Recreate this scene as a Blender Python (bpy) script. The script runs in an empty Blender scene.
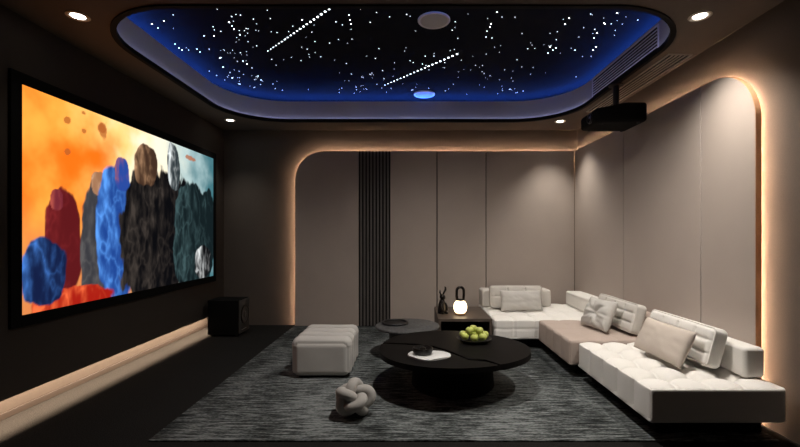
import bpy, bmesh, math, random
from mathutils import Vector, Matrix, noise
random.seed(7)
PI = math.pi
COL = bpy.context.scene.collection
SCN = bpy.context.scene

# ------------------------------------------------------------------ materials
def mat(name, col, rough=0.6, metal=0.0, spec=0.5, coat=0.0):
    m = bpy.data.materials.new(name); m.use_nodes = True
    b = m.node_tree.nodes['Principled BSDF']
    b.inputs['Base Color'].default_value = (*col, 1)
    b.inputs['Roughness'].default_value = rough
    b.inputs['Metallic'].default_value = metal
    b.inputs['Specular IOR Level'].default_value = spec
    b.inputs['Coat Weight'].default_value = coat
    return m

def fabric(name, col, scale=260, amount=0.12, bump=0.25, rough=0.9, spec=0.2, stretch=(1, 1, 1), big=0.08):
    """woven cloth / plaster: fine noise in colour and bump plus a broad slow variation"""
    m = mat(name, col, rough, spec=spec)
    nt = m.node_tree; N = nt.nodes; L = nt.links
    b = N['Principled BSDF']
    tc = N.new('ShaderNodeTexCoord'); mp = N.new('ShaderNodeMapping')
    mp.inputs['Scale'].default_value = stretch
    L.new(tc.outputs['Object'], mp.inputs['Vector'])
    n1 = N.new('ShaderNodeTexNoise'); n1.inputs['Scale'].default_value = scale; n1.inputs['Detail'].default_value = 2
    n2 = N.new('ShaderNodeTexNoise'); n2.inputs['Scale'].default_value = 3.0; n2.inputs['Detail'].default_value = 3
    L.new(mp.outputs[0], n1.inputs['Vector']); L.new(mp.outputs[0], n2.inputs['Vector'])
    r1 = N.new('ShaderNodeMapRange'); r1.inputs['To Min'].default_value = 1 - amount; r1.inputs['To Max'].default_value = 1 + amount
    r1.inputs['From Min'].default_value = .3; r1.inputs['From Max'].default_value = .7
    r2 = N.new('ShaderNodeMapRange'); r2.inputs['To Min'].default_value = 1 - big; r2.inputs['To Max'].default_value = 1 + big
    L.new(n1.outputs['Fac'], r1.inputs['Value']); L.new(n2.outputs['Fac'], r2.inputs['Value'])
    mu = N.new('ShaderNodeMath'); mu.operation = 'MULTIPLY'
    L.new(r1.outputs[0], mu.inputs[0]); L.new(r2.outputs[0], mu.inputs[1])
    vm = N.new('ShaderNodeVectorMath'); vm.operation = 'SCALE'; vm.inputs[0].default_value = col
    L.new(mu.outputs[0], vm.inputs['Scale']); L.new(vm.outputs[0], b.inputs['Base Color'])
    bp = N.new('ShaderNodeBump'); bp.inputs['Strength'].default_value = bump; bp.inputs['Distance'].default_value = 0.003
    L.new(n1.outputs['Fac'], bp.inputs['Height']); L.new(bp.outputs[0], b.inputs['Normal'])
    return m

def emit(name, col, strength):
    m = bpy.data.materials.new(name); m.use_nodes = True
    nt = m.node_tree; nt.nodes.clear()
    e = nt.nodes.new('ShaderNodeEmission'); o = nt.nodes.new('ShaderNodeOutputMaterial')
    e.inputs['Color'].default_value = (*col, 1); e.inputs['Strength'].default_value = strength
    nt.links.new(e.outputs[0], o.inputs[0])
    return m

def rug_material():
    m = mat('rug_wool', (.2, .2, .19), .95, spec=.1)
    nt = m.node_tree; N = nt.nodes; L = nt.links; b = N['Principled BSDF']
    tc = N.new('ShaderNodeTexCoord')
    def nz(sc, st, det=3):
        mp = N.new('ShaderNodeMapping'); mp.inputs['Scale'].default_value = st
        L.new(tc.outputs['Object'], mp.inputs['Vector'])
        n = N.new('ShaderNodeTexNoise'); n.inputs['Scale'].default_value = sc; n.inputs['Detail'].default_value = det
        n.inputs['Roughness'].default_value = .6
        L.new(mp.outputs[0], n.inputs['Vector']); return n
    st = nz(9, (.6, 6.0, 1), 4)         # weft streaks running across the room
    fi = nz(70, (.5, 2.2, 1), 2)         # pile
    pa = nz(1.1, (1.6, .7, 1), 2)        # large worn patches
    a = N.new('ShaderNodeMath'); a.operation = 'MULTIPLY_ADD'; a.inputs[1].default_value = .55
    L.new(fi.outputs['Fac'], a.inputs[0]); L.new(st.outputs['Fac'], a.inputs[2])
    c = N.new('ShaderNodeMath'); c.operation = 'MULTIPLY_ADD'; c.inputs[1].default_value = .55
    L.new(pa.outputs['Fac'], c.inputs[0]); L.new(a.outputs[0], c.inputs[2])
    # the woven border at the left runs out into dark ground
    sx = N.new('ShaderNodeSeparateXYZ'); L.new(tc.outputs['Object'], sx.inputs[0])
    ed = N.new('ShaderNodeMapRange'); ed.inputs['From Min'].default_value = -2.1; ed.inputs['From Max'].default_value = -1.45
    ed.inputs['To Min'].default_value = -.13; ed.inputs['To Max'].default_value = 0
    L.new(sx.outputs['X'], ed.inputs['Value'])
    ad = N.new('ShaderNodeMath'); ad.operation = 'ADD'; L.new(c.outputs[0], ad.inputs[0]); L.new(ed.outputs[0], ad.inputs[1])
    rp = N.new('ShaderNodeValToRGB')
    e = rp.color_ramp.elements
    e[0].position = .72; e[0].color = (.010, .011, .011, 1)
    e[1].position = .99; e[1].color = (.235, .25, .25, 1)
    k = rp.color_ramp.elements.new(.86); k.color = (.066, .073, .073, 1)
    sc = N.new('ShaderNodeMath'); sc.operation = 'MULTIPLY'; sc.inputs[1].default_value = 1 / 1.2
    L.new(ad.outputs[0], sc.inputs[0]); L.new(sc.outputs[0], rp.inputs[0]); L.new(rp.outputs[0], b.inputs['Base Color'])
    bp = N.new('ShaderNodeBump'); bp.inputs['Strength'].default_value = .5; bp.inputs['Distance'].default_value = .006
    L.new(a.outputs[0], bp.inputs['Height']); L.new(bp.outputs[0], b.inputs['Normal'])
    return m

M = dict(
    ceiling=fabric('ceiling_paint', (.14, .115, .098), 60, .03, .05, .85),
    wall=fabric('wall_paint', (.115, .093, .079), 160, .06, .25, .9),
    wall_dark=fabric('screen_wall_cloth', (.050, .040, .033), 200, .08, .2, .95),
    recess=fabric('recess_paint', (.030, .024, .020), 160, .05, .2, .9),
    skirting=mat('brown_skirting', (.012, .007, .0045), .6),
    floor=fabric('black_carpet', (.017, .0163, .0155), 120, .5, .8, .97, spec=.05),
    panel=fabric('taupe_wall_leather', (.42, .356, .312), 190, .04, .12, .62, spec=.35, big=.05),
    edge=mat('orange_lit_edge', (.85, .48, .26), .55),  # orange-brown wood, with the halo's warm light put into its colour
    slat=mat('black_slat', (.115, .104, .097), .5),
    gap=mat('shadow_gap_black', (.01, .009, .009), .9),
    lip=mat('dark_lip', (.007, .0065, .0065), .8, spec=.2),
    cove=fabric('cove_paint', (.46, .46, .48), 60, .02, .03, .85),
    star=mat('starcloth_black', (.014, .015, .018), .95, spec=.05),
    white=fabric('white_boucle', (.80, .775, .735), 300, .04, .2, .9, spec=.15, big=.03),
    taupe=fabric('taupe_velvet', (.47, .385, .335), 300, .05, .2, .9, spec=.15, big=.04),
    cream=fabric('cream_cloth', (.60, .57, .53), 300, .05, .2, .9, spec=.15),
    sand=fabric('sand_cloth', (.56, .49, .43), 300, .05, .25, .85, spec=.2),
    stone=fabric('grey_cushion', (.52, .50, .47), 300, .05, .25, .85, spec=.2),
    otto=fabric('grey_white_upholstery', (.52, .50, .475), 300, .05, .2, .9, spec=.15),
    knot=fabric('grey_plush', (.42, .40, .375), 300, .06, .25, .95, spec=.1),
    black=mat('black_satin', (.012, .011, .011), .45),
    blackm=mat('black_matte', (.005, .0048, .0046), .85, spec=.1),
    bronze=mat('dark_bronze', (.02, .016, .013), .35, .6),
    tabletop=fabric('smoked_oak', (.0045, .0037, .0032), 14, .35, .08, .6, spec=.12, stretch=(.3, 4, 1)),
    river=mat('black_resin', (.004, .004, .004), .08),
    slate=fabric('dark_grey_stone', (.085, .085, .085), 30, .4, .15, .5, spec=.35, big=.3),
    cab=fabric('walnut_brown', (.085, .065, .052), 12, .25, .08, .45, stretch=(.4, 4, 1)),
    niche=mat('niche_black', (.012, .011, .010), .7),
    marble=fabric('white_marble', (.72, .72, .71), 6, .08, .02, .3, spec=.5),
    apple=fabric('green_apple', (.56, .62, .15), 40, .15, .03, .35, spec=.5, big=.25),
    stem=mat('apple_stem', (.10, .07, .03), .8),
    grille=mat('speaker_grille', (.50, .48, .44), .7),
    rim=mat('speaker_rim', (.75, .72, .67), .55),
    vent=mat('vent_paint', (.50, .45, .41), .5),
    vent_w=mat('vent_pale', (.8, .8, .86), .5),
    trimring=mat('downlight_ring', (.8, .72, .64), .4),
    silver=mat('silver', (.5, .5, .5), .3, 1),
    lens=mat('dark_glass', (.01, .012, .018), .05, 0, .8, 1),
    cone=mat('woofer_cone', (.05, .048, .045), .4),
    halo=emit('warm_led', (1, .66, .42), 340),
    floorled=emit('warm_led_floor', (1, .74, .52), 520),
    blueled=emit('blue_led', (.05, .17, 1), 44),
    whiteled=emit('cool_white_led', (.58, .59, 1), 5.2),
    down=emit('downlight_glow', (1, .93, .82), 14),
    globe=emit('lamp_glow', (1, .76, .46), 4.5),
    starglow=emit('star_glow', (.80, .90, 1), 5),
    starbig=emit('star_glow_bright', (.86, .95, 1), 9),
    rug=rug_material(),
)

# ------------------------------------------------------------------ object helpers
def link(name, bm, m, parent=None, smooth=True, sharp=None, loc=None):
    me = bpy.data.meshes.new(name)
    bmesh.ops.recalc_face_normals(bm, faces=bm.faces)
    bm.to_mesh(me); bm.free()
    for p in me.polygons: p.use_smooth = smooth
    if smooth and sharp: me.set_sharp_from_angle(angle=math.radians(sharp))
    me.materials.append(M[m] if isinstance(m, str) else m)
    o = bpy.data.objects.new(name, me); COL.objects.link(o)
    if parent: o.parent = parent
    if loc: o.location = loc
    return o

def thing(name, label, cat, loc=(0, 0, 0), rz=0, group=None):
    o = bpy.data.objects.new(name, None); COL.objects.link(o)
    o.empty_display_size = .1
    o.location = loc; o.rotation_euler = (0, 0, rz)
    return tag(o, label, cat, group)

def tag(o, label, cat, group=None):
    o['label'] = label; o['category'] = cat
    if group: o['group'] = group
    return o

def struct(name, bm, m, smooth=False, sharp=None):
    o = link(name, bm, m, None, smooth, sharp); o['kind'] = 'structure'; return o

def dup(root, loc, label, group=None, rz=None):
    r = root.copy(); COL.objects.link(r); r.location = loc
    if rz is not None: r.rotation_euler = (0, 0, rz)
    r['label'] = label
    if group: r['group'] = group
    for ch in list(root.children):
        c = ch.copy(); COL.objects.link(c); c.parent = r
        for g in ch.children:
            d = g.copy(); COL.objects.link(d); d.parent = c
    return r

def box(bm, x0, x1, y0, y1, z0, z1, bev=0, seg=2):
    r = bmesh.ops.create_cube(bm, size=1, matrix=Matrix.Translation(((x0+x1)/2, (y0+y1)/2, (z0+z1)/2)) @
                              Matrix.Diagonal((x1-x0, y1-y0, z1-z0, 1)))
    if bev:
        es = list({e for v in r['verts'] for e in v.link_edges})
        bmesh.ops.bevel(bm, geom=es, offset=bev, segments=seg, affect='EDGES', profile=.5)
    return bm

def NB(): return bmesh.new()

def prism(bm, pts, frame, depth, bev=0, seg=2):
    """extrude polygon pts (2-D) ; frame(a, b, h) -> world"""
    n = len(pts)
    lo = [bm.verts.new(frame(a, b, 0)) for a, b in pts]
    hi = [bm.verts.new(frame(a, b, depth)) for a, b in pts]
    f0 = bm.faces.new(lo[::-1]); f1 = bm.faces.new(hi)
    for i in range(n):
        bm.faces.new((lo[i], lo[(i+1) % n], hi[(i+1) % n], hi[i]))
    if bev:
        es = [e for f in (f0, f1) for e in f.edges]
        bmesh.ops.bevel(bm, geom=es, offset=bev, segments=seg, affect='EDGES', profile=.5)
    return bm

def lathe(bm, prof, n=40, c=(0, 0, 0), axis='z', cap=True):
    rings = []
    def P(r, a, h):
        u, v = r*math.cos(a), r*math.sin(a)
        if axis == 'z': return (c[0]+u, c[1]+v, c[2]+h)
        if axis == 'x': return (c[0]+h, c[1]+u, c[2]+v)
        return (c[0]+u, c[1]+h, c[2]+v)
    for r, h in prof:
        if r < 1e-6: rings.append([bm.verts.new(P(0, 0, h))])
        else: rings.append([bm.verts.new(P(r, 2*PI*i/n, h)) for i in range(n)])
    for a, b in zip(rings, rings[1:]):
        for i in range(n):
            j = (i+1) % n
            if len(a) == 1 and len(b) == 1: continue
            if len(a) == 1: bm.faces.new((a[0], b[i], b[j]))
            elif len(b) == 1: bm.faces.new((a[i], a[j], b[0]))
            else: bm.faces.new((a[i], a[j], b[j], b[i]))
    if cap:
        for r in (rings[0], rings[-1]):
            if len(r) > 1: bm.faces.new(r)
    return bm

def tube(bm, pts, rad, n=10, closed=False, cap=True):
    pts = [Vector(p) for p in pts]; m = len(pts)
    rads = rad if isinstance(rad, (list, tuple)) else [rad]*m
    tang = []
    for i in range(m):
        a = pts[(i-1) % m] if (closed or i > 0) else pts[i]
        b = pts[(i+1) % m] if (closed or i < m-1) else pts[i]
        tang.append((b-a).normalized())
    ref = Vector((0, 0, 1)) if abs(tang[0].z) < .9 else Vector((1, 0, 0))
    nrm = (ref - tang[0]*ref.dot(tang[0])).normalized()
    fr = [nrm]
    for i in range(1, m):
        v = fr[-1] - tang[i]*fr[-1].dot(tang[i]); fr.append(v.normalized())
    twist = 0
    if closed:
        v = fr[-1] - tang[0]*fr[-1].dot(tang[0]); v.normalize()
        twist = math.atan2(v.cross(fr[0]).dot(tang[0]), v.dot(fr[0]))
    rings = []
    for i in range(m):
        b = tang[i].cross(fr[i]); tw = twist*i/m
        rings.append([bm.verts.new(pts[i] + rads[i]*(math.cos(2*PI*k/n+tw)*fr[i] + math.sin(2*PI*k/n+tw)*b)) for k in range(n)])
    for i in range(m if closed else m-1):
        a, b = rings[i], rings[(i+1) % m]
        for k in range(n):
            bm.faces.new((a[k], a[(k+1) % n], b[(k+1) % n], b[k]))
    if cap and not closed:
        bm.faces.new(rings[0][::-1]); bm.faces.new(rings[-1])
    return bm

def ball(bm, c, r, seg=16):
    bmesh.ops.create_uvsphere(bm, u_segments=seg, v_segments=seg//2+2, radius=1,
                              matrix=Matrix.Translation(c) @ Matrix.Diagonal((*(r if isinstance(r, tuple) else (r, r, r)), 1)))
    return bm

def soft_box(bm, size, r, step=.03, disp=None, c=(0, 0, 0), nr=4):
    """upholstered block: rounded box sampled finely, pushed along its normal by disp(p, n)"""
    h = [s/2 for s in size]
    r = min(r, min(h)*.98)
    def coords(hh):
        k = max(1, int(2*(hh-r)/step))
        mid = [-(hh-r) + 2*(hh-r)*i/k for i in range(k+1)]
        e = [r*math.tan(PI/4*(i+1)/nr) for i in range(nr)]
        return [-(hh-r)-q for q in e[::-1]] + mid + [(hh-r)+q for q in e]
    cs = [coords(q) for q in h]
    cache = {}
    def V(p):
        key = tuple(round(q, 6) for q in p)
        if key in cache: return cache[key]
        inn = Vector([max(-(h[i]-r), min(h[i]-r, p[i])) for i in range(3)])
        n = (Vector(p)-inn).normalized()
        q = inn + n*r
        if disp: q = q + n*disp(q, n)
        v = bm.verts.new(q + Vector(c)); cache[key] = v
        return v
    for ax in range(3):
        a, b = (ax+1) % 3, (ax+2) % 3
        for s in (-1, 1):
            for i in range(len(cs[a])-1):
                for j in range(len(cs[b])-1):
                    qs = []
                    for di, dj in ((0, 0), (1, 0), (1, 1), (0, 1)):
                        p = [0, 0, 0]; p[ax] = s*h[ax]; p[a] = cs[a][i+di]; p[b] = cs[b][j+dj]
                        qs.append(V(p))
                    try: bm.faces.new(qs if s > 0 else qs[::-1])
                    except ValueError: pass
    return bm

def fold(t): return abs(t - round(t))

def pillow_mesh(w, h, t, n=30, pinch=.06, wr=.006, tuft=0.0, seed=0, base=.12):
    """local x = width, z = height (from 0), y = thickness; knife edge with fullness in the middle"""
    bm = NB()
    sides = []
    for s in (-1, 1):
        g = {}
        for i in range(n+1):
            for j in range(n+1):
                u, v = 2*i/n-1, 2*j/n-1
                full = max(0, (1-abs(u)**2.6)*(1-abs(v)**2.6))**.5
                x = w/2*u*(1-pinch*(1-v*v)*.6) ; z = h/2*v*(1-pinch*(1-u*u)*.8)
                y = t/2*full + (base*t*.2 if full > 0 else 0)
                nn = noise.noise(Vector((u*2.1+seed, v*2.4, s*3.0)))
                y += full*wr*2*nn
                rr = math.hypot(u, v); an = math.atan2(v, u)
                y += full*wr*(1.4*math.sin(an*7+seed+nn*3)*min(1, rr*1.4) if tuft else 1.2*noise.noise(Vector((u*5+v*3+seed, v*1.5-u, s*2.0))))
                if tuft: y -= tuft*t*math.exp(-(rr/.28)**2) + tuft*.25*t*full*math.cos(an*4+PI)*math.exp(-(rr/.8)**2)
                edge = i in (0, n) or j in (0, n)
                if edge:
                    y = 0
                    if (i, j) in (sides[0] if sides else {}):
                        g[(i, j)] = sides[0][(i, j)]; continue
                g[(i, j)] = bm.verts.new((x, s*y, z + h/2))
        for i in range(n):
            for j in range(n):
                q = [g[(i, j)], g[(i+1, j)], g[(i+1, j+1)], g[(i, j+1)]]
                bm.faces.new(q if s < 0 else q[::-1])
        sides.append(g)
    return bm

# ------------------------------------------------------------------ room dimensions (metres)
CEIL = 3.03; LEFT = -2.893; RIGHT = 2.602; BACK = 6.44; NEAR = -.8
RECX = -3.09; RECZ = .252
STARZ = 3.42; FACEZ = 3.32

b = NB(); box(b, RECX-.1, RIGHT+.1, NEAR-.1, BACK+.1, -.1, 0); struct('floor', b, 'floor')
b = NB(); box(b, LEFT-.3, RIGHT+.1, BACK, BACK+.1, 0, CEIL); struct('wall_back', b, 'wall')
b = NB(); box(b, RIGHT, RIGHT+.1, NEAR, BACK, 0, CEIL); struct('wall_right', b, 'wall')
b = NB(); box(b, LEFT-.3, RIGHT+.1, NEAR-.1, NEAR, 0, CEIL); struct('wall_front', b, 'wall_dark')
b = NB()
box(b, LEFT-.3, LEFT, NEAR, BACK, RECZ, CEIL)
box(b, LEFT-.004, LEFT, NEAR, BACK, RECZ-.030, RECZ)  # thin fascia added to hide the floor strip and narrow its glow
struct('wall_left', b, 'wall_dark')
b = NB(); box(b, RECX-.1, RECX, NEAR, BACK, 0, RECZ); struct('trim_1', b, 'recess')
b = NB(); box(b, RECX, RECX+.012, NEAR, BACK, 0, .05, .003); struct('baseboard_left', b, 'skirting')

# ceiling with a rounded opening
OX0, OX1, OY0, OY1, OR = -2.50, 2.235, 2.93, 5.95, .78
def rrect(off=0, n=14):
    """points of the opening outline pushed outward by off, counter-clockwise from above"""
    x0, x1, y0, y1, r = OX0-off, OX1+off, OY0-off, OY1+off, OR+off
    out = []
    for cx, cy, a0 in ((x1-r, y0+r, -90), (x1-r, y1-r, 0), (x0+r, y1-r, 90), (x0+r, y0+r, 180)):
        for i in range(n+1):
            a = math.radians(a0+90*i/n); out.append((cx+r*math.cos(a), cy+r*math.sin(a)))
    return out
def sweep(bm, prof, closed=True):
    loops = []
    for off, z in prof:
        loops.append([bm.verts.new((x, y, z)) for x, y in rrect(off)])
    k = len(loops)
    for i in range(k if closed else k-1):
        a, c = loops[i], loops[(i+1) % k]
        for j in range(len(a)):
            jj = (j+1) % len(a); bm.faces.new((a[j], a[jj], c[jj], c[j]))
    return bm
def holed_slab(bm, outer, inner, z0, z1):
    for z in (z0, z1):
        o = [bm.verts.new((x, y, z)) for x, y in outer]; i = [bm.verts.new((x, y, z)) for x, y in inner]
        es = [bm.edges.new((l[k], l[(k+1) % len(l)])) for l in (o, i) for k in range(len(l))]
        bmesh.ops.triangle_fill(bm, use_beauty=True, use_dissolve=False, edges=es, normal=(0, 0, -1))
    return bm
b = NB()
holed_slab(b, [(LEFT-.3, NEAR-.1), (RIGHT+.1, NEAR-.1), (RIGHT+.1, BACK+.1), (LEFT-.3, BACK+.1)], rrect(.002), CEIL, CEIL+.08)
struct('ceiling', b, 'ceiling')
b = NB(); sweep(b, [(0, CEIL+.001), (0, FACEZ), (.012, FACEZ), (.012, FACEZ-.03), (.34, FACEZ-.03), (.34, STARZ), (.36, STARZ), (.36, CEIL+.09), (.02, CEIL+.09), (.02, CEIL+.001)])
struct('trim_2', b, 'cove', True, 30)
b = NB(); sweep(b, [(.005, CEIL-.012), (-.036, CEIL-.012), (-.036, CEIL+.030), (-.031, CEIL+.030), (-.031, CEIL), (-.001, CEIL), (-.001, CEIL-.001), (.005, CEIL-.001)])
struct('trim_3', b, 'lip', True, 30)
o = link('cove_light_strip', sweep(NB(), [(-.004, CEIL+.004), (-.024, CEIL+.004), (-.024, CEIL+.012), (-.004, CEIL+.012)]), 'whiteled', smooth=False)
tag(o, 'cool white light strip hidden in the dark lip of the ceiling recess', 'light strip')
o = link('cove_light_strip', sweep(NB(), [(.14, FACEZ-.022), (.11, FACEZ-.022), (.11, FACEZ-.004), (.14, FACEZ-.004)]), 'blueled', smooth=False)
tag(o, 'blue light strip glowing around the edge of the starry ceiling panel', 'light strip')

# ------------------------------------------------------------------ starry ceiling panel
sp = thing('star_ceiling_panel', 'black ceiling panel of tiny white star lights above the blue rimmed recess', 'star ceiling', (-.165, 4.455, STARZ))
def spl(x, y, z): return (x+.165, y-4.455, z-STARZ)
b = NB(); pts = rrect(.36)
prism(b, pts, lambda a, c, h: spl(a, c, STARZ+.001+h), .04); link('panel_cloth', b, 'star', sp, False)
F = 414.0
def up(px, py, z=STARZ):       # a spot on the star panel
    D = F*(z-1.4)/(235-py); return ((px-410)*D/F, D)
dots = []
for (a, c, n, r0, r1) in (((268, 51), (329, 9), 20, .005, .0105), ((385, 85), (457, 54), 21, .006, .011)):
    A, B = up(*a), up(*c)
    for i in range(n):
        t = i/(n-1)
        dots.append((A[0]+(B[0]-A[0])*t, A[1]+(B[1]-A[1])*t, r0+(r1-r0)*t, 1))
# stars read off the photograph's brightest groups, then a random field between them
for px, py in ((217, 9), (224, 8), (152, 24), (158, 28), (164, 21), (229, 22), (232, 26), (234, 29), (204, 36), (214, 36), (240, 35), (175, 44),
               (179, 48), (182, 50), (197, 49), (200, 52), (174, 55), (179, 59), (220, 58), (243, 61), (247, 64), (252, 68), (223, 67), (232, 78),
               (240, 84), (258, 76), (261, 80), (302, 20), (349, 15), (350, 20), (351, 24), (491, 24), (490, 27), (487, 31), (486, 37), (497, 12),
               (617, 13), (604, 23), (605, 24), (597, 33), (594, 38), (569, 18), (565, 24), (550, 47), (553, 50), (548, 53), (556, 48), (596, 47), (593, 50), (575, 50)):
    x, y = up(px, py); dots.append((x, y, random.uniform(.0045, .007), 1))
tries = 0; field = []
cl = [(random.uniform(-2.4, 2.1), random.uniform(3.6, 6.0)) for _ in range(26)]
while len(field) < 280:
    if random.random() < .5:
        c = random.choice(cl); x = random.gauss(c[0], .16); y = random.gauss(c[1], .16)
    else:
        x, y = random.uniform(-2.5, 2.15), random.uniform(3.2, 6.08)
    if not (-2.5 < x < 2.15 and 3.3 < y < 6.08): continue
    ex = max(OX0+OR-x, x-(OX1-OR), 0); ey = max(OY0+OR-y, y-(OY1-OR), 0)
    if math.hypot(ex, ey) > OR: continue
    if min(math.hypot(x-.225, y-3.89), math.hypot(x-.2, y-5.93)) < .2: continue
    field.append((x, y, random.choice((.0028, .0034, .004, .005)), 0))
base_star = None
for k, (x, y, r, big) in enumerate(dots):
    loc = spl(x, y, STARZ)
    if base_star is None:
        base_star = link('star_light', ball(NB(), (0, 0, 0), (1, 1, .5), 10), 'starbig', sp); s = base_star
    else:
        s = base_star.copy(); COL.objects.link(s); s.parent = sp
    s.location = loc; s.scale = (r, r, r)
    if k > 97: break
b = NB()
for x, y, r, _ in field: ball(b, spl(x, y, STARZ), (r, r, r*.5), 8)
o = link('star_field', b, 'starglow', sp); o['kind'] = 'stuff'

# ceiling speakers on the star panel
cs = thing('ceiling_speaker', 'round grey ceiling speaker, the bigger nearer one among the star lights', 'speaker', (.225, 3.89, STARZ), 0, 'round ceiling speakers')
link('rim', lathe(NB(), [(.128, 0), (.152, 0), (.152, -.008), (.146, -.014), (.128, -.012)], 48, cap=False), 'rim', cs, True, 40)
link('grille', lathe(NB(), [(.129, -.001), (.128, -.010), (.08, -.014), (0, -.016)], 48), 'grille', cs, True, 40)
dup(cs, (.205, 5.93, STARZ), 'round grey ceiling speaker by the far blue edge of the star ceiling', 'round ceiling speakers')

# ------------------------------------------------------------------ downlights
def downlight(loc, label):
    t = thing('downlight', label, 'downlight', loc, 0, 'recessed ceiling downlights')
    link('trim_ring', lathe(NB(), [(.052, .0), (.075, .0), (.077, -.004), (.072, -.008), (.056, -.008), (.047, -.002)], 40, cap=False), 'trimring', t, True, 40)
    link('lens', lathe(NB(), [(.046, -.001), (.045, -.004), (.03, -.005), (0, -.005)], 32), 'down', t)
    return t
def spot(loc, target, power, ang, blend, col, size=.05):
    l = bpy.data.lights.new('spot_lamp', 'SPOT'); l.energy = power; l.spot_size = math.radians(ang); l.spot_blend = blend
    l.color = col; l.shadow_soft_size = size
    o = bpy.data.objects.new('spot_lamp', l); COL.objects.link(o); o.location = loc
    d = Vector(target)-Vector(loc); o.rotation_euler = d.to_track_quat('-Z', 'Y').to_euler()
    return o
WARM = (1, .93, .84)
DL = [((-2.47, 3.08), 'bright recessed downlight in the ceiling corner above the screen', 10, 84, None),
      ((-2.55, 5.87), 'small recessed downlight in the far left ceiling corner', 34, 90, None),
      ((2.15, 5.93), 'small recessed downlight near the projector by the back wall', 115, 90, (2.05, 5.80, 0)),
      ((2.157, 3.08), 'bright recessed downlight in the ceiling above the rounded wall panel', 170, 116, (1.95, 3.50, .38))]
for (x, y), lab, p, ca_, tg in DL:
    downlight((x, y, CEIL), lab)
    spot((x, y, CEIL-.02), tg or (x, y, 0), p, ca_, 1.0, WARM, .04)

# ------------------------------------------------------------------ halo-lit wall panels
PF = .070; PT = .020; PB = .045          # panel face offset from wall, slab thickness
XL, ZT, PR = -1.771, 2.693, .46
YE, QR = 3.036, .44
FB = lambda a, c, h: (a, BACK-PF+h, c)                # back wall: a = x, c = z, h into the wall
FR = lambda a, c, h: (RIGHT-PF+h, a, c)               # right wall: a = y
def arcpts(cx, cz, r, a0, a1, n=18):
    return [(cx+r*math.cos(math.radians(a0+(a1-a0)*i/n)), cz+r*math.sin(math.radians(a0+(a1-a0)*i/n))) for i in range(n+1)]
g = .006
def panel(pts, fr, label, grp='taupe wall panels'):
    o = link('wall_panel', prism(NB(), pts, fr, PT, .003, 2), 'panel', smooth=False)
    return tag(o, label, 'wall panel', grp)
def seam(owner, a, fr):  # black strip added behind a joint to block halo light leaks
    link('seam_light_block', prism(NB(), [(a-.05, .002), (a+.05, .002), (a+.05, ZT-.012), (a-.05, ZT-.012)], lambda p, q, h: fr(p, q, PT+.0005+h), .003), 'gap', owner, smooth=False)
X1, X2, X3, X4, XC = -.785, -.308, .416, 1.17, RIGHT-PF-.004
pA = panel([(XL, .002), (X1-g, .002), (X1-g, ZT), (XL+PR, ZT)] + arcpts(XL+PR, ZT-PR, PR, 90, 180)[1:-1] + [(XL, ZT-PR)], FB,
      'taupe wall panel with a rounded top corner left of the black slats')
pB = panel([(X2+g, .002), (X3-.008, .002), (X3-.008, ZT), (X2+g, ZT)], FB, 'taupe wall panel between the black slats and the dark seam by the rabbit figurine')
pC = panel([(X3+.008, .002), (X4-g, .002), (X4-g, ZT), (X3+.008, ZT)], FB, 'narrow taupe wall panel right behind the glowing lamp')
pD = panel([(X4+g, .002), (XC, .002), (XC, ZT), (X4+g, ZT)], FB, 'wide taupe wall panel behind the corner sofa seat')
Y1, Y2, YC = 4.91, 3.607, BACK-PF-.004
qA = panel([(Y1+g, .002), (YC, .002), (YC, ZT), (Y1+g, ZT)], FR, 'taupe panel of the right wall in the corner by the projector')
qB = panel([(Y2+g, .002), (Y1-g, .002), (Y1-g, ZT), (Y2+g, ZT)], FR, 'wide taupe panel in the middle of the right wall above the back cushions')
q3 = panel([(YE, .002), (Y2-g, .002), (Y2-g, ZT)] + arcpts(YE+QR, ZT-QR, QR, 90, 180), FR,
      'taupe panel of the right wall with a rounded corner and orange-lit edge')
for ow_, a_, fr_ in ((pC, X3, FB), (pD, X4, FB), (qB, Y1, FR), (qB, Y2, FR), (pD, XC-.052, FB)): seam(ow_, a_, fr_)
def edge_strip(path, fr, h0, h1, t=.003, t0=.0005):
    """thin band along an outline, from depth h0 to h1"""
    bm = NB(); A = []
    for i, (a, c) in enumerate(path):
        p = Vector(path[max(i-1, 0)]); q = Vector(path[min(i+1, len(path)-1)]); d = (q-p).normalized(); n = Vector((-d.y, d.x))
        A.append([bm.verts.new(fr(a+n.x*s, c+n.y*s, h)) for s, h in ((t0, h0), (t, h0), (t, h1), (t0, h1))])
    for u, v in zip(A, A[1:]):
        for k in range(4): bm.faces.new((u[k], u[(k+1) % 4], v[(k+1) % 4], v[k]))
    bm.faces.new(A[0]); bm.faces.new(A[-1])
    return bm
o = link('edge_band', edge_strip([(YE, .01), (YE, ZT-QR)] + arcpts(YE+QR, ZT-QR, QR, 180, 90)[1:] + [(Y2-.01, ZT)], FR, .003, PB), 'edge', q3, smooth=False)
o['label'] = 'orange-lit edge band'
LARC = [(XL, .01), (XL, ZT-PR)] + arcpts(XL+PR, ZT-PR, PR, 180, 90)[1:] + [(X1-g, ZT)]
QARC = [(YE, .01), (YE, ZT-QR)] + arcpts(YE+QR, ZT-QR, QR, 180, 90)[1:] + [(Y2-g, ZT)]
for ow_, pth, fr_ in ((pA, LARC, FB), (pB, [(X2+g, ZT), (X3-.008, ZT)], FB), (pC, [(X3+.008, ZT), (X4-g, ZT)], FB), (pD, [(X4+g, ZT), (XC-.03, ZT)], FB),
                      (q3, QARC, FR), (qB, [(Y2+g, ZT), (Y1-g, ZT)], FR), (qA, [(Y1+g, ZT), (YC-.03, ZT)], FR)):
    link('halo_baffle', edge_strip(pth, fr_, PT+.0005, PB, -.008, -.0005), 'panel', ow_, smooth=False)  # inner returns added to keep the strip's direct light off the ceiling
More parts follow.
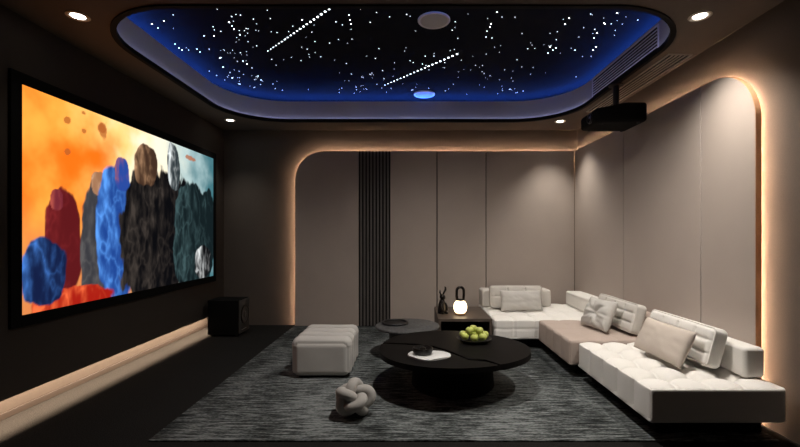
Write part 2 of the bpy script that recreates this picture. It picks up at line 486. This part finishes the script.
# slatted strip
sl = thing('slat_panel', 'tall black vertical slat panel between two taupe wall panels', 'slat panel', ((X1+X2)/2, BACK-PF, 0))
b = NB(); hw = (X2-X1)/2-g; box(b, -hw-.022, hw+.022, .0205, .030, .002, ZT-.01); link('backing_board', b, 'gap', sl, False)
b = NB(); ns = 9; pit = 2*hw/ns
for i in range(ns):
    x = -hw+pit*(i+.5); box(b, x-pit*.25, x+pit*.25, -.006, .0203, .002, ZT, .003, 1)
link('slats', b, 'slat', sl, False)
b = NB(); box(b, -hw, hw, .0305, PB, ZT-.008, ZT); link('halo_baffle', b, 'gap', sl, False)  # same added shield above the slats

def led_path(path, fr, h):
    bm = NB(); A = []
    for a, c in path: A.append(fr(a, c, h))
    return tube(bm, A, .0035, 6)
INS = .060
o = link('halo_light_strip', led_path([(XL+INS, .01), (XL+INS, ZT-PR)] + arcpts(XL+PR, ZT-PR, PR-INS, 180, 90)[1:] + [(X1, ZT-INS), (XC, ZT-INS)], FB, PF-.030), 'halo')
tag(o, 'warm light strip glowing behind the back wall panels', 'light strip')
o = link('halo_light_strip', led_path([(YE+INS, .01), (YE+INS, ZT-QR)] + arcpts(YE+QR, ZT-QR, QR-INS, 180, 90)[1:] + [(Y2, ZT-INS), (YC, ZT-INS)], FR, PF-.030), 'halo')
tag(o, 'warm light strip glowing behind the right wall panels', 'light strip')
b = NB(); box(b, LEFT-.018, LEFT-.006, 1.6, 6.3, RECZ-.010, RECZ-.0005)
o = link('floor_light_strip', b, 'floorled', smooth=False); tag(o, 'warm light strip along the floor under the screen wall', 'light strip')

# ------------------------------------------------------------------ air vents
def vent(name, label, loc, rx, length, width, nsl, m):
    """local y = length, x = width, grille facing -z (rx tilts it)"""
    t = thing(name, label, 'air vent', loc, 0, 'linear air vents'); t.rotation_euler = (0, rx, 0)
    b = NB(); fw = .014
    for x0, x1, y0, y1 in ((-width/2, -width/2+fw, 0, length), (width/2-fw, width/2, 0, length), (-width/2+fw, width/2-fw, 0, fw), (-width/2+fw, width/2-fw, length-fw, length)):
        box(b, x0, x1, y0, y1, -.010, 0)
    link('frame', b, m, t, False)
    b = NB(); box(b, -width/2+fw, width/2-fw, fw, length-fw, -.0015, -.0005); link('duct_backing', b, 'gap', t, False)
    b = NB(); iw = width-2*fw; p = iw/nsl
    for i in range(1, nsl):
        x = -iw/2+p*i; box(b, x-p*.16, x+p*.16, fw, length-fw, -.009, -.002)
    link('slats', b, m, t, False)
    return t
vent('air_vent', 'long slatted air vent in the flat ceiling strip beside the right wall', (2.435, 3.72, CEIL), 0, 1.75, .22, 5, 'vent')
vent('air_vent', 'pale slatted air vent in the side of the blue ceiling recess', (OX1-.002, 3.71, 3.175), PI/2, 1.35, .24, 7, 'vent_w')

# ------------------------------------------------------------------ projection screen
SY0, SY1, SZ0, SZ1 = 3.065, 6.05, .805, 2.517
ps = thing('projection_screen', 'large glowing projection screen with orange and teal picture on the dark wall', 'screen', (LEFT, (SY0+SY1)/2, SZ0-.09))
oy, oz = (SY0+SY1)/2, SZ0-.09
fx = .022
b = NB(); w = .085
for y0, y1, z0, z1 in ((SY0-w, SY0, SZ0-w, SZ1+w), (SY1, SY1+w, SZ0-w, SZ1+w), (SY0, SY1, SZ0-w, SZ0), (SY0, SY1, SZ1, SZ1+w)):
    box(b, .001, fx, y0-oy, y1-oy, z0-oz, z1-oz)
link('frame', b, 'blackm', ps, False)
# the picture: an abstract of drifting orange cloud, pale light, teal haze and dark broken masses
def px2uv(x, y):
    D = F*2.874/(410-x); return ((D-SY0)/(SY1-SY0), (1.4+(235-y)*D/F-SZ0)/(SZ1-SZ0))
def lerp(a, c, t): return tuple(a[i]+(c[i]-a[i])*t for i in range(3))
def sstep(a, c, x):
    t = max(0, min(1, (x-a)/(c-a))); return t*t*(3-2*t)
def fbm(x, y, s, o=4):
    v = 0; am = .5
    for i in range(o):
        v += am*noise.noise(Vector((x*s, y*s, 3.7+i*5))); s *= 2; am *= .5
    return v
ASP = (SY1-SY0)/(SZ1-SZ0)
def blob(px, py, wpx, hpx):
    u, v = px2uv(px, py); u2, _ = px2uv(px+wpx/2, py); _, v2 = px2uv(px, py-hpx/2); return u, v, abs(u2-u), abs(v2-v)
MASS = [  # (u, v, ru, rv, colour, accent, raggedness)
    (blob(64, 248, 34, 118), (.10, .008, .010), (.20, .018, .02), .20),
    (blob(57, 200, 13, 22), (.16, .02, .03), (.42, .08, .06), .15),
    (blob(100, 245, 34, 130), (.035, .035, .042), (.10, .095, .095), .22),
    (blob(99, 184, 15, 24), (.30, .14, .07), (.60, .36, .22), .15),
    (blob(117, 236, 34, 140), (.012, .05, .245), (.10, .32, .85), .18),
    (blob(122, 175, 14, 34), (.02, .06, .30), (.32, .10, .10), .15),
    (blob(161, 238, 66, 134), (.003, .003, .004), (.05, .040, .034), .245),
    (blob(146, 166, 21, 44), (.05, .025, .015), (.50, .28, .15), .2),
    (blob(196, 236, 38, 104), (.006, .012, .014), (.045, .085, .09), .245),
    (blob(174, 166, 12, 44), (.02, .03, .035), (.75, .8, .8), .25),
    (blob(78, 302, 72, 34), (.35, .012, .006), (.95, .16, .05), .2),
    (blob(44, 272, 46, 66), (.006, .012, .05), (.06, .20, .62), .25),
    (blob(203, 262, 16, 32), (.004, .004, .005), (.80, .82, .82), .2),
]
FLECK = [blob(68, 121, 6, 7), blob(84, 131, 6, 8), blob(104, 129, 8, 15), blob(103, 128, 6, 8), blob(68, 152, 6, 6), blob(190, 158, 9, 4), blob(84, 113, 5, 5)]
def picture(u, v):
    cl = fbm(u*ASP, v, 2.6, 5); c2 = fbm(u*ASP+9, v+4, 5.5, 4)
    sky = lerp((.93, .16, .008), (1.0, .42, .06), sstep(-.25, .35, cl + (v-.5)*.25))
    sky = lerp(sky, (1.0, .66, .22), sstep(.12, .42, u + .35*cl) * sstep(.25, .9, v+.4*c2))
    sky = lerp(sky, (.95, .86, .66), sstep(.30, .62, u + .3*c2))
    sky = lerp(sky, (.40, .55, .56), sstep(.55, .85, u + .25*cl))
    sky = lerp(sky, (.05, .16, .19), sstep(.72, 1.0, u + .22*c2))
    sky = lerp(sky, (.62, .23, .08), sstep(.55, .2, v + .2*cl) * sstep(.6, .3, u) * .8)
    for (bu, bv, ru, rv) in FLECK:
        d = math.hypot((u-bu)/ru, (v-bv)/rv) + 1.5*fbm(u*30, v*18, 1, 2)
        sky = lerp(sky, (.40, .10, .02), sstep(1.1, .8, d)*.8)
    col = sky
    for (bu, bv, ru, rv), base, acc, rag in MASS:
        dx, dy = (u-bu)/ru, (v-bv)/rv
        d = (abs(dx)**2.6 + abs(dy)**2.6)**(1/2.6)
        d += rag*1.7*fbm(u*ASP*1.6+bu*7, v*.8+bv*5, 6, 4)
        k = sstep(1.02, .95, d)
        if k <= 0: continue
        f = fbm(u*ASP*2.4+bu*3, v*.8, 9, 5)
        g2 = 1-abs(fbm(u*ASP+bu*11, v*.6, 7, 4))*5
        sh = max(0, min(1, .25 + 1.2*f - .45*dx))**2.2 + .7*max(0, g2)**5*(.5-.4*dx)
        ins = lerp(base, acc, max(0, min(1, sh)))
        col = lerp(col, ins, k)
    return col
NU, NV = 300, 174
me = bpy.data.meshes.new('picture_surface')
vs = [(fx-.004, SY0-oy+(SY1-SY0)*i/NU, SZ0-oz+(SZ1-SZ0)*j/NV) for j in range(NV+1) for i in range(NU+1)]
fs = [(j*(NU+1)+i, j*(NU+1)+i+1, (j+1)*(NU+1)+i+1, (j+1)*(NU+1)+i) for j in range(NV) for i in range(NU)]
me.from_pydata(vs, [], fs)
ca = me.color_attributes.new('picture', 'FLOAT_COLOR', 'POINT')
flat = []
for j in range(NV+1):
    for i in range(NU+1): flat += [*picture(i/NU, j/NV), 1.0]
ca.data.foreach_set('color', flat)
pm = bpy.data.materials.new('screen_picture'); pm.use_nodes = True; nt = pm.node_tree; nt.nodes.clear()
at = nt.nodes.new('ShaderNodeAttribute'); at.attribute_name = 'picture'
em = nt.nodes.new('ShaderNodeEmission'); em.inputs['Strength'].default_value = 1.25
ou = nt.nodes.new('ShaderNodeOutputMaterial'); nt.links.new(at.outputs['Color'], em.inputs[0]); nt.links.new(em.outputs[0], ou.inputs[0])
me.materials.append(pm)
o = bpy.data.objects.new('picture_surface', me); COL.objects.link(o); o.parent = ps
b = NB(); box(b, .001, fx-.006, SY0-oy, SY1-oy, SZ0-oz, SZ1-oz); link('backing', b, 'blackm', ps, False)

# ------------------------------------------------------------------ subwoofer
sw = thing('subwoofer', 'black subwoofer box on the floor in the far left corner', 'speaker', (-2.57, 5.87, 0))
b = NB(); box(b, -.215, .212, -.18, .18, .025, .50, .008); link('cabinet', b, 'blackm', sw, True, 30)
b = NB(); box(b, .2125, .224, -.172, .172, .035, .492, .004); link('front_baffle', b, fabric('baffle', (.06, .055, .05), 80, .1, .1, .5), sw, True, 30)
b = NB(); lathe(b, [(.120, .2245), (.132, .2245), (.134, .232), (.126, .236), (.116, .230)], 40, (0, 0, .28), 'x', False); link('woofer_ring', b, 'bronze', sw, True, 40)
b = NB(); lathe(b, [(.117, .2245), (.115, .231), (.10, .234), (.085, .228), (.045, .226), (.040, .232), (.02, .237), (0, .238)], 40, (0, 0, .28), 'x'); link('woofer_cone', b, 'cone', sw, True, 40)
b = NB(); box(b, .2245, .227, -.10, .06, .075, .083); o = link('light_bar', b, 'silver', sw, False)
for x in (-.17, .17):
    for y in (-.14, .14): link('foot', lathe(NB(), [(.02, 0.0), (.022, .005), (.02, .025)], 16, (x, y, 0)), 'black', sw, True, 40)

# ------------------------------------------------------------------ rug
RZ = .012
b = NB(); box(b, -1.772, 2.50, 2.80, 6.30, .0005, RZ, .004, 2)
rg = link('rug', b, 'rug', smooth=False)
tag(rg, 'large grey streaked wool rug spread under the sofa and tables', 'rug')

# ------------------------------------------------------------------ sofa
def quilt(nx, ny, sx, sy, sz, rows=1, a=.02, bseam=.010, plain=()):
    """buttoned upholstery: dips where seams cross, shallow seams between; sides puffed per column"""
    def d(p, n):
        u = (p.x/sx+.5)*nx; v = (p.y/sy+.5)*ny; w = (p.z/sz+.5)*rows
        fu, fv, fw = fold(u)*sx/nx, fold(v)*sy/ny, fold(w)*sz/rows
        def line(f, wd=.016): return math.exp(-(f/wd)**2)
        nzv = noise.noise(Vector((p.x*7, p.y*7, p.z*7)))*.003
        if n.z > .6:
            dip = math.exp(-(fu*fu+fv*fv)/(.05**2))
            puff = (abs(math.sin(PI*u))*abs(math.sin(PI*v)))**.45
            k = min(1, (sx/2-abs(p.x))/.05 + .35, (sy/2-abs(p.y))/.05 + .35)
            return k*(-a*dip - a*.75*(1-puff)) - bseam*.5*max(line(fu, .008), line(fv, .008)) + nzv
        if n.z < -.4: return 0
        for ax, s in plain:
            if n[ax]*s > .6: return 0
        f = fv if abs(n.x) > abs(n.y) else fu
        r = -bseam*line(f, .012) + (.006+bseam*.5)*-.5*(math.cos(2*PI*(v if abs(n.x) > abs(n.y) else u))+1) + nzv*.5
        if rows > 1: r -= bseam*.7*line(fw, .010) if abs(p.z) < sz/2-.03 else 0
        return r
    return d

SB = .135; ST = .385       # underside and top of the seats
def seat_module(name, label, x0, x1, y0, y1, m, nx, ny, rows=1, plain=(), a=.02, bs=.010):
    cx, cy = (x0+x1)/2, (y0+y1)/2
    t = thing(name, label, 'sofa', (cx, cy, RZ))
    sx, sy, sz = x1-x0, y1-y0, ST-SB
    link('seat', soft_box(NB(), (sx, sy, sz), .035, .013, quilt(nx, ny, sx, sy, sz, rows, a, bs, plain), (0, 0, (ST+SB)/2-RZ)), m, t)
    b = NB(); box(b, -sx/2+.12, sx/2-.06, -sy/2+.14, sy/2-.06, 0.0005, SB-RZ+.01, .01); link('plinth', b, 'blackm', t, False)
    return t
def back_block(t, x0, x1, y0, y1, z1, m):
    ox, oyy = t.location.x, t.location.y
    s = (x1-x0, y1-y0, z1-ST)
    def d(p, n): return noise.noise(Vector((p.x*5+x0, p.y*5, p.z*5)))*.004 - .006*math.exp(-((p.z - s[2]*.32)/.006)**2)*(1 if abs(n.z) < .5 else 0)
    o = link('backrest', soft_box(NB(), s, .03, .03, d, ((x0+x1)/2-ox, (y0+y1)/2-oyy, (z1+ST)/2-RZ-.004)), m, t)
    return o
sA = seat_module('sofa_module', 'white buttoned sofa seat nearest the camera along the right wall', 1.60, 2.525, 2.76, 3.988, 'white', 4, 5, 1, ((1, -1), (0, 1)), .058, .022)
back_block(sA, 2.37, 2.522, 2.93, 3.985, .605, 'white')
sB = seat_module('sofa_module', 'taupe sofa seat in the middle, between the two white seats', 1.535, 2.525, 4.0, 4.982, 'taupe', 4, 4, 1, ((0, 1),), .006, .008)
back_block(sB, 2.37, 2.522, 4.01, 4.98, .600, 'taupe')
sC = seat_module('sofa_module', 'white buttoned corner sofa seat beside the dark lamp table', 1.015, 2.525, 5.0, 6.22, 'white', 6, 4, 2, ((0, 1),), .030, .013)
back_block(sC, 2.29, 2.522, 5.14, 6.10, .585, 'white')
back_block(sC, 1.02, 2.0, 5.86, 6.15, .625, 'cream')

def lean(loc, facing, ang):
    """matrix: local x = width, z = height leaning back by ang, -y faces 'facing'"""
    f = Vector(facing).normalized(); bk = -f
    z = (bk*math.sin(ang) + Vector((0, 0, 1))*math.cos(ang)).normalized()
    y = (bk*math.cos(ang) - Vector((0, 0, 1))*math.sin(ang)).normalized()
    x = y.cross(z)
    m = Matrix((x, y, z)).transposed().to_4x4(); m.translation = loc
    return m
def back_cushion(label, mw, w, h, t, nx, nz, m):
    root = thing('back_cushion', label, 'cushion', (0, 0, 0), 0, 'quilted back cushions'); root.matrix_basis = mw
    def d(p, n):
        u = (p.x/w+.5)*nx; v = (p.z/h+.5)*nz
        fu, fv = fold(u)*w/nx, fold(v)*h/nz
        if abs(n.y) > .6:
            ins = 1 if abs(p.x) < w/2-.05 and abs(p.z) < h/2-.04 else .4
            return -.015*ins*max(math.exp(-(fu/.010)**2), math.exp(-(fv/.010)**2)) + .008*ins*(abs(math.sin(PI*u)*math.sin(PI*v))**.5-1) + .012*(1-(2*p.x/w)**2)*(1-(2*p.z/h)**2)
        if abs(n.z) > .6: return -.008*math.exp(-(fu/.012)**2)
        return noise.noise(p*8)*.003
    o = link('cushion_body', soft_box(NB(), (w, t, h), .04, .0085, d, (0, 0, h/2)), m, root)
    b = NB(); r = .04; pts = []
    for cx, cz, a0 in ((w/2-r, r, -90), (w/2-r, h-r, 0), (-w/2+r, h-r, 90), (-w/2+r, r, 180)):
        for i in range(7):
            a = math.radians(a0+15*i); pts.append((cx+(r-.006)*math.cos(a), -t/2+.016, cz+(r-.006)*math.sin(a)))
    tube(b, pts, .006, 8, True); link('piping', b, m, root)
    return root
L1 = math.radians(15)
back_cushion('white quilted back cushion behind the plain sand pillow', lean((2.235, 3.46, ST+.026), (-1, 0, 0), L1), .82, .30, .125, 4, 3, 'white')
back_cushion('cream quilted back cushion behind the square tufted pillow', lean((2.235, 4.52, ST+.024), (-1, 0, 0), L1), .84, .30, .125, 4, 3, 'cream')
back_cushion('low cream back cushion on the corner seat, below the back wall panel', lean((1.46, 5.70, ST+.018), (0, -1, 0), math.radians(10)), .72, .30, .12, 3, 2, 'cream')

def pillow(label, mw, w, h, t, m, **k):
    o = link('throw_pillow', pillow_mesh(w, h, t, **k), m); o.matrix_basis = mw
    return tag(o, label, 'pillow', 'throw pillows on the sofa')
pillow('plain sand coloured pillow on the nearest white seat', lean((2.015, 3.41, ST+.012), (-1, -.03, 0), math.radians(26)), .62, .30, .12, 'sand', seed=2, wr=.0035)
pillow('square grey pillow with a tufted centre on the taupe seat', lean((1.965, 4.45, ST+.012), (-1, -.20, 0), math.radians(24)), .44, .34, .15, 'stone', seed=5, tuft=.33, wr=.009, pinch=.10)
pillow('grey rectangular pillow on the corner seat', lean((1.48, 5.49, ST+.010), (.02, -1, 0), math.radians(14)), .56, .27, .13, 'stone', seed=9, wr=.006)

# ------------------------------------------------------------------ ottoman
ot = thing('ottoman', 'grey-white ribbed ottoman bench on the rug', 'ottoman', (-.862, 4.335, RZ))
ow, ol, oh = .54, .68, .335
def od(p, n):
    v = (p.y/ol+.5)*4
    f = fold(v)*ol/4
    inn = 1 if abs(p.y) < ol/2-.06 else 0
    top = max(0, n.z)
    if n.z < -.4: return 0
    return inn*(-.045*math.exp(-(f/.020)**2)) + .040*abs(math.sin(PI*v))**.7*(.5+.5*top)*(1 if abs(n.y) < .7 else 0) + noise.noise(p*5)*.003
link('seat', soft_box(NB(), (ow, ol, oh), .055, .012, od, (0, 0, .018+oh/2), 6), 'otto', ot)
b = NB(); box(b, -ow/2+.05, ow/2-.05, -ol/2+.05, ol/2-.05, .0005, .022); link('plinth', b, 'blackm', ot, False)

# ------------------------------------------------------------------ knotted ball
kb = NB(); pts = []
n = 220
for i in range(n):
    t = 2*PI*i/n
    lat = .92*math.sin(4*t+.4); lon = 3*t
    r = .100 + .034*math.sin(8*t + .8)
    pts.append((r*math.cos(lat)*math.cos(lon), r*math.cos(lat)*math.sin(lon), r*math.sin(lat)*.80))
R0 = Matrix.Rotation(.5, 3, 'X') @ Matrix.Rotation(.35, 3, 'Y')
pts = [R0 @ Vector(p) for p in pts]
tube(kb, pts, .043, 14, True)
for v in kb.verts: v.co.z *= .88
lowz = min(v.co.z for v in kb.verts)
bmesh.ops.translate(kb, verts=kb.verts, vec=(0, 0, -lowz))
o = link('knot_pillow', kb, 'knot', loc=(-.43, 3.20, RZ+.0005))
tag(o, 'grey knotted ball cushion on the rug in front of the ottoman', 'cushion')

# ------------------------------------------------------------------ coffee table
TC = (.395, 3.85); TRX, TRY, TZ, TT = .69, .63, .36, .045
ct = thing('coffee_table', 'large dark oval coffee table split by a wavy resin seam', 'coffee table', (TC[0], TC[1], RZ))
def outl(deg):
    a = math.radians(deg); k = 1+.025*math.cos(3*a+.6)
    return (TRX*k*math.cos(a), TRY*k*math.sin(a))
SPL = [(.08, 3.93), (.224, 3.85), (.33, 3.73), (.405, 3.60), (.48, 3.46), (.55, 3.435), (.63, 3.43), (.70, 3.33)]
SPL = [(x-TC[0], y-TC[1]) for x, y in SPL]
aL, aR = 168, 299
gw = .022
near = [outl(aL+(aR-aL)*i/40) for i in range(41)] + [(x, y-gw) for x, y in SPL[::-1]]
far = [outl(aR+(360+aL-aR)*i/56) for i in range(57)] + [(x, y+gw) for x, y in SPL]
FZ = lambda a, c, h: (a, c, TZ-TT-RZ+h)
link('tabletop', prism(NB(), near, FZ, TT, .008, 3), 'tabletop', ct, True, 30)
link('tabletop', prism(NB(), far, FZ, TT+.004, .008, 3), 'tabletop', ct, True, 30)
pl = outl(aL); pr = outl(aR)
riv = [(pl[0]*.99, pl[1]-.012)] + [(x, y-gw+.001) for x, y in SPL] + [(pr[0], pr[1]+.004)] + [(x, y+gw-.001) for x, y in SPL[::-1]] + [(pl[0]*.99, pl[1]+.012)]
o = link('resin_seam', prism(NB(), riv, lambda a, c, h: (a, c, TZ-TT-RZ+.005+h), TT-.012), 'river', ct, False); o['label'] = 'glossy black resin seam'
b = NB(); lathe(b, [(.36, .0005), (.38, .02), (.37, .15), (.33, TZ-TT-RZ-.0005)], 48); link('pedestal', b, 'blackm', ct, True, 40)

# marble tray, ashtray
MX, MY = .165, 3.56
tray = [( .170*math.cos(a)*(1+.10*math.cos(2*a+.5)), .145*math.sin(a)*(1+.12*math.sin(a*3+1))) for a in [2*PI*i/48 for i in range(48)]]
o = link('tray', prism(NB(), tray, lambda a, c, h: (a, c, h), .014, .004, 2), 'marble', None, True, 40, (MX, MY, TZ+.0005))
tag(o, 'small white marble tray of irregular oval shape on the coffee table', 'tray')
at_ = thing('ashtray', 'round black ashtray on the white marble tray', 'ashtray', (MX-.055, MY+.02, TZ+.0150))
link('bowl', lathe(NB(), [(.060, 0), (.080, .006), (.088, .03), (.086, .046), (.074, .046), (.066, .02), (.0, .014)], 40), 'black', at_, True, 40)
b = NB(); tube(b, [(.081*math.cos(a), .081*math.sin(a), .049) for a in [2*PI*i/40 for i in range(40)]], .006, 8, True); link('rim', b, 'bronze', at_)
b = NB(); lathe(b, [(.02, .0165), (.028, .022), (.026, .05), (.012, .056), (0, .057)], 24); link('knob', b, 'bronze', at_, True, 40)

# fruit bowl
BX, BY, BZ = .625, 4.04, TZ+.0045
fb = thing('fruit_bowl', 'shallow black bowl of green apples on the coffee table', 'bowl', (BX, BY, BZ))
link('dish', lathe(NB(), [(.09, 0), (.10, .003), (.145, .014), (.168, .030), (.171, .034), (.165, .035), (.142, .020), (.10, .009), (0, .007)], 48), 'black', fb, True, 50)
def apple_parts(root, s, tw):
    prof = []
    for i in range(15):
        a = PI*i/14; r = math.sin(a)**.86; z = -math.cos(a)
        z *= .92 - (.22*math.exp(-(r/.32)**2) if True else 0)
        prof.append((max(0, s*r*(1+.05*z)), s*(z+.9)))
    link('flesh', lathe(NB(), prof, 24), 'apple', root)
    b = NB(); tube(b, [(0, 0, s*1.52), (.002, 0, s*1.72), (.008, .002, s*1.95)], .0022, 6); link('stem', b, 'stem', root)
AP = [(-.094, -.048, .024), (-.012, -.103, .022), (.073, -.075, .023), (.107, .012, .025), (.058, .090, .024), (-.032, .100, .024), (-.102, .036, .024), (.002, -.004, .017),
      (-.050, -.040, .078), (.046, -.034, .076), (.000, .050, .077)]
LBL = ['green apple at the left front of the black bowl', 'green apple at the very front of the black bowl', 'green apple at the right front of the black bowl',
       'green apple at the far right of the black bowl', 'green apple at the right back of the black bowl', 'green apple at the back of the black bowl', 'green apple at the far left of the black bowl',
       'green apple low in the middle of the bowl, under the top ones', 'green apple on top of the pile, to the left', 'green apple on top of the pile, to the right', 'green apple on top of the pile, at the back']
proto = None
for (x, y, z), lb in zip(AP, LBL):
    loc = (BX+x, BY+y, BZ+z+.001)
    if proto is None:
        proto = thing('green_apple', lb, 'apple', loc, 0, 'green apples in the bowl'); apple_parts(proto, .0385, 0)
    else: dup(proto, loc, lb, 'green apples in the bowl', random.uniform(0, 6))

# ------------------------------------------------------------------ round side table
rt = thing('side_table', 'small round grey stone side table behind the coffee table', 'side table', (-.03, 4.80, RZ))
H = .36-RZ
link('tabletop', lathe(NB(), [(.30, H-.035), (.365, H-.030), (.372, H-.015), (.368, H-.004), (.36, H), (0, H)], 64), 'slate', rt, True, 40)
link('pedestal', lathe(NB(), [(.20, .0005), (.21, .012), (.20, .02), (.22, H-.036)], 40), 'black', rt, True, 40)
b = NB(); tube(b, [(.145*math.cos(a), .145*math.sin(a), .014) for a in [2*PI*i/48 for i in range(48)]], .013, 10, True)
lathe(b, [(.14, .002), (.14, .008), (0, .008)], 40)
o = link('round_tray', b, 'black', None, True, 50, (-.175, 4.86, .3605)); tag(o, 'round black tray with raised rim on the grey stone side table', 'tray')

# ------------------------------------------------------------------ lamp table (open cabinet), lamp, figurine
cb = thing('lamp_table', 'low dark brown cabinet with an open niche beside the corner sofa seat', 'side table', (.67, 5.44, RZ))
w2, d2, h2 = .325, .43, .385-RZ
b = NB(); box(b, -w2, w2, -d2, d2, h2-.035, h2, .003); link('top', b, 'cab', cb, False)
b = NB(); box(b, -w2, w2, -d2+.02, d2, .0005, .035, .003); link('bottom_panel', b, 'cab', cb, False)
for s in (-1, 1):
    b = NB(); box(b, s*w2-(.03 if s > 0 else 0), s*w2+(.03 if s < 0 else 0), -d2, d2, .0355, h2-.0355, .003); link('side_panel', b, 'cab', cb, False)
b = NB(); box(b, -w2+.03, w2-.03, d2-.03, d2, .0355, h2-.0355); link('back_panel', b, 'niche', cb, False)

LX, LY, LZ = .64, 5.27, .3855
lp = thing('table_lamp', 'glowing glass jar lamp with a dark carrying handle on the cabinet', 'lamp', (LX, LY, LZ))
link('base', lathe(NB(), [(.060, 0), (.066, .004), (.066, .022), (.058, .026), (0, .026)], 40), mat('lamp_base', (.35, .22, .12), .35, .4), lp, True, 40)
link('globe', lathe(NB(), [(.055, .0265), (.074, .045), (.084, .080), (.085, .110), (.079, .140), (.060, .168), (.045, .180), (0, .182)], 40), 'globe', lp)
link('collar', lathe(NB(), [(.047, .1815), (.05, .189), (.047, .200), (0, .201)], 32), 'bronze', lp, True, 40)
b = NB(); hp = [(-.040, 0, .190), (-.045, 0, .245), (-.045, 0, .29)] + [(.045*math.cos(a), 0, .305+.045*math.sin(a)) for a in [PI-PI*i/14 for i in range(15)]] + [(.045, 0, .29), (.045, 0, .245), (.040, 0, .190)]
tube(b, hp, .017, 12); link('handle', b, 'bronze', lp)
b = NB(); tube(b, [(.0, -.084, .05), (.0, -.091, .10), (.0, -.083, .14), (0, -.05, .185)], .005, 8)
link('strap', b, 'bronze', lp)
RX, RY = .415, 5.36
rb = thing('rabbit_figurine', 'slim dark rabbit figurine with long ears beside the glowing lamp', 'figurine', (RX, RY, LZ), .5)
b = NB()
bm2 = b
lathe(b, [(.045, 0), (.056, .01), (.060, .05), (.050, .11), (.034, .16), (.026, .185), (0, .19)], 28)
ball(b, (.0, -.012, .212), (.036, .044, .036), 20)
ball(b, (.0, -.05, .205), (.018, .018, .015), 14)
for s in (-1, 1):
    tube(b, [(s*.03, -.03, .14), (s*.045, -.052, .09), (s*.035, -.062, .045)], [.014, .012, .011], 10)
    ball(b, (s*.032, -.062, .016), (.018, .03, .015), 14)
ball(b, (0, .06, .04), .02, 14)
link('body', b, 'bronze', rb)
b = NB(); tube(b, [(-.016, 0, .238), (-.026, .008, .275), (-.022, .016, .305)], [.010, .014, .004], 10); link('ear', b, 'bronze', rb)
b = NB(); tube(b, [(.016, 0, .238), (.036, .006, .270), (.060, .010, .300), (.058, .010, .330), (.046, .012, .345)], [.010, .013, .015, .012, .004], 10); link('ear', b, 'bronze', rb)

# ------------------------------------------------------------------ projector
pj = thing('projector', 'black ceiling projector hanging on a short pole above the sofa', 'projector', (2.165, 4.44, 2.56))
def pd(p, n): return 0
b = soft_box(NB(), (.52, .45, .20), .035, .05, None, (0, 0, .10), 4)
for v in b.verts:   # body slims towards the lens end
    k = max(0, (.05 - v.co.x)/.30)
    if v.co.z > .09: v.co.z -= .055*min(1, k)
    v.co.y *= 1-.12*min(1, k)
link('body', b, 'blackm', pj, True, 50)
b = NB(); lathe(b, [(.052, -.2565), (.056, -.262), (.052, -.278), (.042, -.278)], 32, (0, -.07, .068), 'x', False); link('lens_ring', b, 'bronze', pj, True, 40)
b = NB(); lathe(b, [(.043, -.2545), (.042, -.268), (.025, -.272), (0, -.274)], 32, (0, -.07, .068), 'x'); link('lens', b, 'lens', pj)
b = NB()
for i in range(7): box(b, -.2575, -.2545, .03+i*.018, .038+i*.018, .03, .11)
link('vent_grille', b, 'gap', pj, False)
for x, y in ((-.18, -.15), (-.18, .15), (.19, -.17), (.19, .17)): link('foot', lathe(NB(), [(.014, -.010), (.016, -.006), (.015, .001)], 14, (x, y, 0)), 'gap', pj, True, 40)
b = NB(); tube(b, [(.06, .03, .195), (.06, .03, CEIL-.012-2.56-.013)], .032, 20); link('mount_pole', b, 'black', pj, True, 40)
b = NB(); lathe(b, [(.075, CEIL-.0125-2.56), (.075, CEIL-.022-2.56), (.035, CEIL-.026-2.56)], 32, (.06, .03, 0)); link('ceiling_plate', b, 'black', pj, True, 40)

# ------------------------------------------------------------------ remaining lamps
spot((.30, 3.25, STARZ-.03), (.50, 4.0, 0), 265, 132, .9, (1, .935, .86), .06)

w = bpy.data.worlds.new('room_dark'); SCN.world = w; w.use_nodes = True
w.node_tree.nodes['Background'].inputs[0].default_value = (.01, .009, .008, 1)
w.node_tree.nodes['Background'].inputs[1].default_value = .3

# ------------------------------------------------------------------ camera
cam = bpy.data.cameras.new('camera'); co = bpy.data.objects.new('camera', cam); COL.objects.link(co)
cam.sensor_width = 36; cam.lens = F/800*36
cam.shift_x = -10/800; cam.shift_y = 11.5/800
co.location = (0, 0, 1.4); co.rotation_euler = (PI/2, 0, 0)
cam.clip_start = .05
SCN.camera = co
vs_ = SCN.view_settings
SCN.display_settings.display_device = 'sRGB'
vs_.view_transform = 'Standard'; vs_.look = 'None'; vs_.exposure = 0; vs_.gamma = 1; vs_.use_curve_mapping = False
